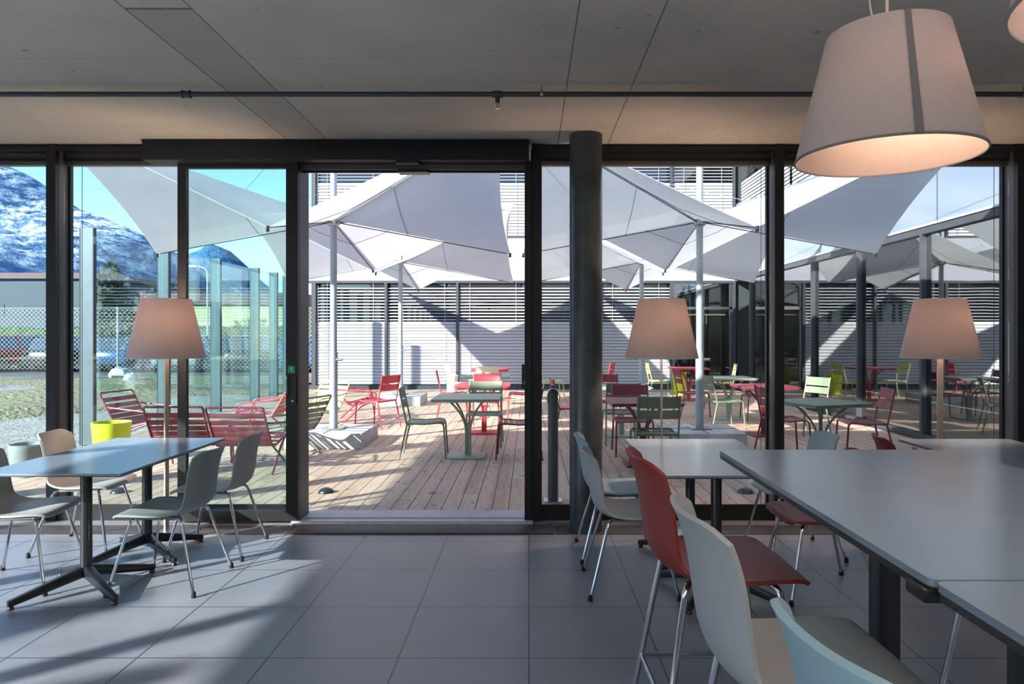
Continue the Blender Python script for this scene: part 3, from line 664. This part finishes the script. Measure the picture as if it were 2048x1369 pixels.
def make_garden_table():
    t = empty('garden_table'); mt = M['sage']; s = MB()
    for i in range(7):
        y = -.345+i*.115; s.box(-.40, .40, y-.0545, y+.0545, .725, .737)
    s.build('tabletop', mt, t, bevel=.003)
    MB().tube(rpath([(-.388, -.388, .712), (.388, -.388, .712), (.388, .388, .712), (-.388, .388, .712), (-.388, -.388, .712)], .05), .013, 8).box(-.39, .39, -.02, .02, .705, .725).box(-.02, .02, -.39, .39, .705, .725).build('top_frame', mt, t)
    for a in (45, 135, 225, 315):
        c_, s_ = cos(R(a)), sin(R(a)); pts = []
        for i in range(12):
            u = i/11; z = .02+u*.69; r = .035+max(0, (u-.42)/.58)**2.0*.27; pts.append((c_*r, s_*r, z))
        MB().tube(pts, .013, 8).build('leg_tube', mt, t)
    MB().tube([(0, 0, .01), (0, 0, .42)], .03, 12).build('core', mt, t)
    MB().prism(rrect(.43, .43, .05, 6), 'z', 0, .022).build('base_plate', mt, t, bevel=.004)
    return t
def make_low_chair():
    "low reclined armchair of curved slats"
    t = empty('low_armchair'); mt = M['dred']; W = .30
    prof = [(.30, .355), (.27, .375), (.18, .36), (.05, .325), (-.08, .295), (-.18, .29), (-.24, .33), (-.31, .43), (-.38, .55), (-.45, .68)]
    b = MB(); s = MB()
    for i in range(7):
        x, z = cat(prof, .03+i*.083); x1, z1 = cat(prof, .03+i*.083+.01); a = math.atan2(z1-z, x1-x)
        s.obox((x, 0, z), (.048, 2*W-.02, .006), Matrix.Rotation(-a, 3, 'Y'))
    s.build('seat', mt, t, bevel=.002)
    for i in range(6):
        x, z = cat(prof, .66+i*.060); x1, z1 = cat(prof, .66+i*.060+.01); a = math.atan2(z1-z, x1-x)
        b.obox((x, 0, z), (.062, 2*W-.02, .006), Matrix.Rotation(-a, 3, 'Y'))
    b.build('backrest', mt, t, bevel=.002)
    f = MB()
    for sy in (-1, 1): f.tube([(*cat(prof, i/16)[:1], sy*W, cat(prof, i/16)[1]) for i in range(17)], .012, 8)
    f.tube(rpath([(-.45, -W, .68), (-.48, -W, .735), (-.48, W, .735), (-.45, W, .68)], .05), .012, 8).tube([(.30, -W, .355), (.30, W, .355)], .011, 8).build('frame', mt, t)
    for sy in (-1, 1):
        MB().tube(rpath([(.30, sy*(W+.03), 0), (.24, sy*(W+.03), .50), (-.30, sy*(W+.03), .55), (-.36, sy*(W), .56)], .07, 6), .012, 8).build('armrest', mt, t)
        MB().tube(rpath([(.20, sy*W, .35), (.0, sy*(W+.02), .27), (-.30, sy*(W+.03), .0)], .03), .012, 8).build('leg', mt, t)
        MB().tube([(.24, sy*(W+.03), .48), (.20, sy*W, .36)], .010, 8).build('leg', mt, t)
    return t
gc0, gt0, gl0 = make_garden_chair(), make_garden_table(), make_low_chair(); first = {}
def place(proto, mname, mk, x, y, a, label, cat_, group):
    if proto.name not in first and M[mk].name == mname: o = proto; first[proto.name] = 1
    else: o = copy_tree(proto, {mname: M[mk]})
    o.location = (x, y, -.012); o.rotation_euler.z = R(a); tag(o, label, cat_, group)
def GC(mk, x, y, a, lb): place(gc0, 'powder_sage', mk, x, y, a, lb, 'chair', 'garden chairs on the deck')
def GT(mk, x, y, a, lb): place(gt0, 'powder_sage', mk, x, y, a, lb, 'table', 'garden tables on the deck')
def GL(mk, x, y, a, lb): place(gl0, 'powder_dark_red', mk, x, y, a, lb, 'armchair', 'low armchairs on the deck')
GC('sage', -1.27, 8.58, 4, 'sage green garden chair facing the green table seen through the open door')
GT('sage_l', -.745, 8.55, 0, 'pale sage garden table nearest the open door')
GT('sage', 3.30, 7.92, 18, 'sage green garden table behind the right mullion, left of a red chair')
GC('sage', -.60, 9.45, -90, 'green garden chair facing the room, behind the pale sage table')
GC('dred', -.13, 8.52, 180, 'dark red garden chair half hidden by the right door jamb')
GT('red', -.68, 10.6, 0, 'red garden table directly behind the pale sage one')
GC('red', -.70, 11.3, -92, 'red garden chair with its back up, behind the red table')
GT('sage_l', -.75, 12.75, 0, 'pale green garden table far back in the doorway view')
GC('red', -1.36, 12.55, 8, 'red garden chair left of the tables in the doorway view, beside a white pot')
GC('red', -.12, 12.6, 182, 'red garden chair far back, just left of the right door jamb')
GT('red', -.84, 15.3, 0, 'red garden table farthest back in the doorway view')
GC('cream', -.85, 14.5, 90, 'cream garden chair turned away, before the farthest red table')
GC('cream', -1.50, 15.3, 20, 'cream garden chair beside the farthest red table, side on')
GC('red', -2.45, 11.3, 152, 'bright red garden chair right of the front left parasol mast')
GL('sage', -3.02, 8.62, 160, 'sage green low armchair behind the sliding door stile')
GL('lime', -3.35, 10.9, -118, 'lime yellow low armchair left of the front left parasol mast')
GL('red', -3.95, 10.35, -178, 'bright red low armchair behind the sage green one')
GL('dred', -3.06, 7.74, 90, 'dark red low armchair with its back to the room, right one of two')
GL('dred', -3.76, 7.80, 94, 'dark red low armchair with its back to the room, left one of two')
GL('dred', -5.02, 9.25, -8, 'dark red low armchair side on, behind the lime planter')
GL('red', -2.95, 12.2, 20, 'bright red low armchair behind the mast of the front left parasol')
GC('sage', 1.37, 7.66, 90, 'green garden chair with its back to the room, behind the middle floor lamp stem')
GT('dred', 1.31, 8.05, 0, 'dark red garden table between a green and a red chair, behind the middle floor lamp')
GC('dred', 1.30, 8.78, -92, 'dark red garden chair facing the room across the dark red table')
GC('sage', 1.26, 9.62, 90, 'green garden chair turned away, behind the dark red one')
GT('sage_l', 1.36, 10.3, 0, 'pale green garden table right of the concrete column, farther back')
GC('dred', 1.22, 11.15, -90, 'dark red garden chair behind the pale green table right of the column')
GC('dred', .62, 10.25, 5, 'dark red garden chair half hidden by the concrete column')
GC('red', 1.62, 15.9, 160, 'red garden chair far back beside the far right parasol mast')
GC('lime', 2.98, 16.0, 0, 'lime garden chair far back right of the middle lampshade')
GC('lime', .50, 15.9, 10, 'lime garden chair far back behind the bollard')
GT('red', 3.60, 15.8, 0, 'bright red garden table far back, left of the parasol mast')
GC('lime', 4.25, 15.4, 170, 'lime garden chair far back right of the bright red table')
GT('sage_l', 3.52, 12.35, 0, 'pale green garden table right of the front right parasol mast')
GC('dred', 2.98, 12.8, 5, 'dark red garden chair left of the pale green table by the mast')
GC('sage', 3.12, 11.25, 10, 'sage garden chair right of the front right parasol mast')
GT('dred', 3.47, 10.35, 0, 'dark red garden table behind the right mullion')
GC('dred', 4.02, 12.25, 178, 'dark red garden chair right of the pale green table by the mast')
GC('dred', 3.20, 8.80, 0, 'dark red garden chair partly behind the right mullion, left of a sage table')
GC('dred', 4.08, 8.55, 172, 'dark red garden chair right of the sage table')
GC('sage', 4.15, 10.55, 205, 'pale green garden chair near the right wing glass')
def planter(x, y, r, h, mk, label):
    t = empty('planter', (x, y, -.012)); tag(t, label, 'planter')
    MB().lathe([(r*.80, 0), (r*.84, .01), (r, h-.03), (r*1.02, h), (r*.93, h), (r*.90, h-.05), (.01, h-.06)], n=40).build('pot', M[mk], t)
    MB().lathe([(.001, h-.058), (r*.895, h-.05), (r*.895, h-.045), (.001, h-.04)], n=32).build('soil', M['soil'], t)
planter(-4.86, 8.15, .205, .475, 'limepot', 'lime yellow planter on the deck beside a glass screen')
planter(-5.30, 7.40, .17, .34, 'greypot', 'grey planter behind the far left shell chair')
planter(-1.93, 17.6, .15, .46, 'whitepot', 'white planter before the far facade, left of red chairs')
planter(3.72, 17.3, .17, .55, 'limepot', 'lime planter far back at the parasol mast')
# bollard just outside the glass
t = empty('bollard', (.215, 6.28, -.012)); tag(t, 'slim dark steel bollard standing outside, left of the column', 'bollard')
q = [(.045*cos(a), .045*sin(a)) for a in [2*pi*i/24 for i in range(24)]]
MB().lathe([(.047, 0), (.047, .95), (.043, .985), (.033, 1.015), (.016, 1.035), (.002, 1.04)], n=28).build('post', M['pipe'], t)
MB().tube(rpath([(-.052, -.02, .88), (-.052, -.02, .95), (-.03, -.03, 1.01), (.03, -.03, 1.01), (.052, -.02, .95), (.052, -.02, .88)], .03), .006, 8).build('hoop', M['chrome'], t)
MB().prism(rrect(.16, .16, .02), 'z', 0, .012).build('base_plate', M['steel'], t)
for x, lb in ((-1.92, 'small domed deck light seen through the open door'), (2.05, 'small domed deck light outside right of the column'), (-3.88, 'small domed deck light outside behind the left tables')):
    t = MB().lathe([(.075, 0), (.075, .008), (.06, .03), (.03, .045), (.002, .05)], n=24).build('deck_light', M['spot'], loc=(x, 6.62, -.012)); tag(t, lb, 'deck light', 'domed deck lights in a row')

# ------------------------------------------------------------------ beyond the courtyard on the left
def fence(y, xs, h):
    t = empty('chain_link_fence', (0, y, 0)); tag(t, 'chain link fence with pale posts before the car park', 'fence')
    for x in xs: MB().tube([(x, 0, -.1), (x, 0, h+.05)], .035, 8).build('post', M['galv'], t)
    m = MB(); x0, x1 = xs[0], xs[-1]; s = .17; hh = h-.15; n_ = int((x1-x0+hh)/s)
    for i in range(n_):
        for sg in (1, -1):
            a = x0+i*s-(hh if sg > 0 else 0); b_ = a+hh
            pa = Vector((a, 0, .15 if sg > 0 else h)); pb = Vector((b_, 0, h if sg > 0 else .15))
            ta = max(0, (x0-a)/(b_-a)); tb = min(1, (x1-a)/(b_-a))
            if tb <= ta: continue
            m.tube([pa.lerp(pb, ta), pa.lerp(pb, tb)], .0035, 3)
    m.tube([(x0, 0, h), (x1, 0, h)], .012, 4); m.build('mesh', M['galv'], t, fix=False)
fence(26.2, [-25.5+i*5.05 for i in range(4)]+[-6.2], 2.45)
def make_car(paint):
    t = empty('parked_car'); L_, W = 4.2, 1.74
    body = [(-2.1, .32), (-2.12, .62), (-2.02, .88), (-1.75, .94), (.75, .92), (1.55, .82), (2.0, .66), (2.1, .5), (2.08, .30), (1.75, .24), (1.7, .36), (1.55, .56), (1.32, .63), (1.08, .56), (.93, .36), (.88, .24), (-.88, .24), (-.93, .36), (-1.08, .56), (-1.32, .63), (-1.56, .56), (-1.7, .36), (-1.75, .24)]
    MB().prism(body, 'y', -W/2, W/2).build('body', paint, t, bevel=.05)
    cab = [(-1.95, .90), (-1.62, 1.34), (-1.35, 1.45), (-.2, 1.47), (.25, 1.40), (1.02, .91)]
    m = MB(); k_ = len(cab)
    vs = [(u, s_*(W/2-.06-(v-.9)*.32), v) for s_ in (-1, 1) for u, v in cab]
    m.add(vs, [tuple(range(k_)), tuple(reversed(range(k_, 2*k_)))]+[(i, k_+i, k_+(i+1) % k_, (i+1) % k_) for i in range(k_)]); m.build('windows', M['carglass'], t)
    rf = [(-1.52, 1.42), (-1.30, 1.465), (-.2, 1.49), (.22, 1.425), (-.2, 1.44), (-1.3, 1.43)]
    MB().prism(rf, 'y', -W/2+.22, W/2-.22).build('roof', paint, t)
    for s_ in (-1, 1):
        y = s_*(W/2-.2); MB().tube([(1.0, y+s_*.12, .9), (.24, y-s_*.0, 1.44)], .03, 6).tube([(-.45, y+s_*.12, .92), (-.5, y, 1.47)], .035, 6).tube([(-1.95, y+s_*.1, .9), (-1.45, y, 1.45)], .045, 6).build('pillar', paint, t)
        for x in (-1.32, 1.32):
            wv = MB().tube([(x, s_*(W/2-.21), .32), (x, s_*(W/2+.0), .32)], .32, 20).build('wheel', M['tyre'], t)
            MB().tube([(x, s_*(W/2), .32), (x, s_*(W/2+.012), .32)], .20, 14).build('rim', M['hub'], wv)
        MB().box(-2.13, -2.06, s_*.72-.12, s_*.72+.12, .66, .80).build('tail_light', M['car_red'], t); MB().box(2.0, 2.09, s_*.62-.16, s_*.62+.16, .58, .68).build('headlight', M['hub'], t)
    return t
ca = make_car(M['car_red']); gK = 'cars parked behind the fence'
for i, (x, y, a, mk, lb) in enumerate(((-21.8, 29.6, 82, 'car_red', 'red parked car behind the fence at the far left'),
        (-24.5, 29.9, 84, 'car_blu', 'blue parked car left of the front row red one'), (-19.2, 29.8, 88, 'car_blk', 'black parked car right of the front row red one'),
        (-16.6, 29.7, 86, 'car_blu', 'dark blue parked car behind the left lampshade'), (-14.0, 29.5, 92, 'car_slv', 'silver parked car just right of the left lampshade'),
        (-11.4, 29.6, 90, 'car_blk', 'black parked car between two glass screen posts'), (-8.9, 29.4, 90, 'car_blu', 'dark blue parked car beside the sliding door stile'),
        (-30.0, 38.2, 94, 'car_slv', 'silver parked car in the second row at the left'), (-26.8, 38, 90, 'car_blk', 'black parked car in the second row at the left'),
        (-23.6, 38.3, 88, 'car_red', 'red parked car in the second row'), (-20.4, 39.3, 90, 'car_blk', 'black parked car in the second row behind the lampshade'), (-17.2, 38.2, 91, 'car_blu', 'blue parked car in the second row'))):
    o = ca if i == 0 else copy_tree(ca, {'car_red': M[mk]}); o.location = (x, y, -.05); o.rotation_euler.z = R(a); tag(o, lb, 'car', gK)
def building(name, x0, x1, y0, y1, h, mw, mr, label, rows, wm='windows', rh=.7):
    t = empty(name, ((x0+x1)/2, y0, 0)); tag(t, label, 'building'); cx = (x0+x1)/2
    MB().box(x0-cx, x1-cx, 0, y1-y0, -.05, h).build('walls', M[mw], t); MB().box(x0-cx-.3, x1-cx+.3, -.3, y1-y0+.3, h, h+rh).build('roof', M[mr], t)
    for zc, wh, st_ in rows:
        k_ = int((x1-x0)/st_)
        for i in range(min(k_, 24)):
            xx = x0-cx+(i+.5)*(x1-x0)/k_; MB().box(xx-st_*.3, xx+st_*.3, -.03, .02, zc-wh/2, zc+wh/2).build('window', M[wm], t)
building('warehouse', -34, -20.5, 62, 80, 4.1, 'yellow', 'brown', 'low yellow building with a brown roof behind the parked cars', [(1.6, 1.2, 3)], rh=1.0)
building('unseen_office_block', -60, -44, -60, 8.5, 9.5, 'navy', 'brown', 'long dark office block added out of view far left, to be mirrored in the glass', [(2, 1.4, 3), (5, 1.4, 3), (8, 1.4, 3)], rh=.5)  # unseen block added so the panes mirror something dark
building('warehouse', -62, -37, 60, 80, 6.2, 'navy', 'brown', 'dark industrial building at the far left behind the fence', [(3.5, 1.0, 3.2)], rh=.5)
random.seed(3)
for i, (x, y, h) in enumerate(((-190, 260, 8), (-172, 290, 9), (-230, 300, 9), (-208, 340, 10), (-150, 255, 7), (-128, 270, 8))):
    t = empty('house', (x, y, 6+i)); tag(t, 'tiny pale house on the foot of the snowy mountain, '+('third from the left', 'fourth from the left', 'leftmost of six', 'second from the left', 'second from the right', 'rightmost of six')[i], 'house', 'distant houses below the mountain')
    MB().box(-5, 5, -4, 4, -16, h*.6).build('walls', M['render_w'], t); MB().prism([(-5.6, h*.6), (5.6, h*.6), (0, h)], 'y', -4.5, 4.5).build('roof', M['white'], t)
def hedge(x0, x1, y, h, label):
    rnd = random.Random(9); nx_ = int((x1-x0)/.35); prof = [(-.5, 0), (-.6, h*.35), (-.55, h*.75), (-.3, h), (.3, h), (.55, h*.75), (.6, 0)]; vs = []
    for i in range(nx_+1):
        for u, v in prof: vs.append((x0+(x1-x0)*i/nx_, u+rnd.uniform(-.12, .12), v+rnd.uniform(-.15, .15)*(v > 0)))
    k_ = len(prof); fs = [(i*k_+j, i*k_+j+1, (i+1)*k_+j+1, (i+1)*k_+j) for i in range(nx_) for j in range(k_-1)]+[tuple(range(k_)), tuple(reversed(range(nx_*k_, (nx_+1)*k_)))]
    tag(MB().add(vs, fs).build('hedge', M['needle'], loc=(0, y, -.05)), label, 'hedge')
hedge(-44, -15, 54, 2.0, 'dark clipped hedge along the back of the car park')
def shadow_cypress(x, y, h, rr, label, seed):  # unseen trees added to cast shadow bands across the room floor
    rnd = random.Random(seed); t = empty('shadow_evergreen', (x, y, -.05)); tag(t, label, 'tree', 'slim evergreens added outside to shade the floor')
    MB().tube([(0, 0, 0), (0, 0, h*.8)], .05, 8, .02).build('trunk', M['bark'], t); m = MB()
    for i in range(1500):
        u = rnd.random(); z = .25+(h-.25)*u; r_ = rr*min(1, (1-u)*4+.12)*(1+.35*sin(z*4.1+seed))*sqrt(rnd.random()); a = rnd.uniform(0, 2*pi); p = Vector((cos(a)*r_, sin(a)*r_, z))
        d_ = Vector((rnd.uniform(-1, 1), rnd.uniform(-1, 1), rnd.uniform(.2, 1.4))).normalized()*.16; e = Vector((rnd.uniform(-1, 1), rnd.uniform(-1, 1), rnd.uniform(-.5, .5))).normalized()*.07; n_ = len(m.v)
        m.v += [tuple(p-e), tuple(p+e), tuple(p+d_)]; m.f.append((n_, n_+1, n_+2))
    m.build('foliage', M['needle'], t, fix=False)
shadow_cypress(-8.0, -1.0, 3.45, .30, 'slim evergreen added outside the side glazing to shade the floor, nearest to the terrace', 1)
shadow_cypress(-8.1, -2.45, 3.9, .42, 'slim evergreen added outside the side glazing to shade the floor, middle of three', 2)
shadow_cypress(-8.3, -4.5, 3.6, .40, 'slim evergreen added outside the side glazing to shade the floor, farthest from the terrace', 4)
def rock(x, y, sz, seed, label):
    from mathutils import noise
    m = MB(); n_, k_ = 10, 7; vs = []
    for i in range(k_+1):
        for j in range(n_):
            a, b_ = pi*i/k_, 2*pi*j/n_; d_ = Vector((sin(a)*cos(b_), sin(a)*sin(b_), cos(a)*.7)); vs.append(d_*sz*(1+.5*noise.noise(d_*1.7+Vector((seed, 0, 0)))))
    m.add(vs, [(i*n_+j, i*n_+(j+1) % n_, (i+1)*n_+(j+1) % n_, (i+1)*n_+j) for i in range(k_) for j in range(n_)])
    tag(m.build('boulder', M['slab'], loc=(x, y, sz*.66+.03)), label, 'rock', 'stones lying on the turf')
rock(-13.0, 22.2, .30, 1, 'pale boulder on the turf before the first fence post'); rock(-13.5, 21.8, .17, 2, 'small stone just left of the pale boulder')
rock(-12.2, 21.4, .20, 3, 'small stone right of the pale boulder on the turf'); rock(-15.6, 19.5, .22, 4, 'stone on the turf at the far left behind the glass')
# spruce
def spruce(x, y, h, label):
    t = empty('spruce', (x, y, -.05)); tag(t, label, 'tree'); MB().tube([(0, 0, 0), (0, 0, h)], .14, 8, .02).build('trunk', M['bark'], t)
    m = MB(); rnd = random.Random(int(h*10))
    for i in range(30):
        u = i/30; z = h*(.10+.88*u); r = (1-u)**.9*h*.30+.12
        for k_ in range(8):
            a = rnd.uniform(0, 2*pi); rr = r*rnd.uniform(.6, 1.05); d_ = Vector((cos(a), sin(a), -.12)); sd = Vector((-sin(a), cos(a), 0))
            for s_ in range(9):
                f = (s_+.6)/9; c_ = Vector((0, 0, z))+d_*rr*f+Vector((0, 0, .22*rr*f*f)); ww = .30*rr*(1-f*.75)+.05
                for sg in (-1, 1):
                    e = c_+sd*sg*ww*rnd.uniform(.6, 1)+d_*.12+Vector((0, 0, -.10-rnd.random()*.08)); n_ = len(m.v)
                    m.v += [tuple(c_), tuple(c_+d_*.14+Vector((0,0,.03))), tuple(e)]; m.f.append((n_, n_+1, n_+2))
    m.build('needles', M['needle'], t, fix=False)
spruce(-20.4, 34.2, 5.3, 'spruce tree behind the fence, left of the lampshade'); 
def bare_shrub(x, y, h, label):
    t = MB(); rnd = random.Random(5)
    def br(p, d_, l, r, k_):
        q = p+d_*l; t.tube([p, q], r, 4, r*.6)
        if k_:
            for _ in range(3): br(q, (d_+Vector((rnd.uniform(-.7, .7), rnd.uniform(-.7, .7), rnd.uniform(0, .5)))).normalized(), l*.68, r*.6, k_-1)
    for _ in range(6): br(Vector((0, 0, 0)), Vector((rnd.uniform(-.5, .5), rnd.uniform(-.5, .5), 1)).normalized(), h*.32, .04, 4)
    o = t.build('bare_shrub', M['bush'], loc=(x, y, -.05), fix=False); tag(o, label, 'shrub')
bare_shrub(-18.2, 46, 3.2, 'leafless shrub before the yellow building')
# street lamp
t = empty('street_lamp', (-20.2, 44, 0)); tag(t, 'tall pale street lamp rising behind the parked cars', 'street lamp')
MB().tube(rpath([(0, 0, -.05), (0, 0, 5.6), (-.8, 0, 5.75)], .4), .06, 8).build('pole', M['galv'], t); MB().box(-1.2, -.7, -.12, .12, 5.68, 5.80).build('lamp_head', M['galv'], t)
# mountains
def hill(name, m, D, pts, y0, seed, back=600):
    rnd = random.Random(seed); from mathutils import noise
    nx_, nr = 110, 26; px0, px1 = pts[0][0], pts[-1][0]; mb = MB(); vs = []
    for i in range(nr+1):
        for j in range(nx_+1):
            px = px0+(px1-px0)*j/nx_; k_ = 0
            while k_ < len(pts)-2 and px > pts[k_+1][0]: k_ += 1
            (a, ya), (b_, yb) = pts[k_], pts[k_+1]; yy_ = ya+(yb-ya)*(px-a)/(b_-a); H_ = max(2, (668-yy_)/1400*D)
            X_ = (px-1058)/1400*D; f = i/(nr-6)
            if f <= 1: z = H_*(f**.85); Y_ = y0+(D-y0)*f
            else: z = H_*(1-(f-1)*2.2); Y_ = D+back*(f-1)*3
            e = max(0, 1-abs(f-1)*6); nz = noise.fractal(Vector((X_*.006, Y_*.006, seed)), 1, 2, 5)
            vs.append((X_, Y_, max(-5, z+nz*H_*.16*(1-.75*e)*min(1, f*4))))
    mb.add(vs, [(i*(nx_+1)+j, i*(nx_+1)+j+1, (i+1)*(nx_+1)+j+1, (i+1)*(nx_+1)+j) for i in range(nr) for j in range(nx_)])
    o = mb.build(name, m, fix=False); tag(o, kind='structure')
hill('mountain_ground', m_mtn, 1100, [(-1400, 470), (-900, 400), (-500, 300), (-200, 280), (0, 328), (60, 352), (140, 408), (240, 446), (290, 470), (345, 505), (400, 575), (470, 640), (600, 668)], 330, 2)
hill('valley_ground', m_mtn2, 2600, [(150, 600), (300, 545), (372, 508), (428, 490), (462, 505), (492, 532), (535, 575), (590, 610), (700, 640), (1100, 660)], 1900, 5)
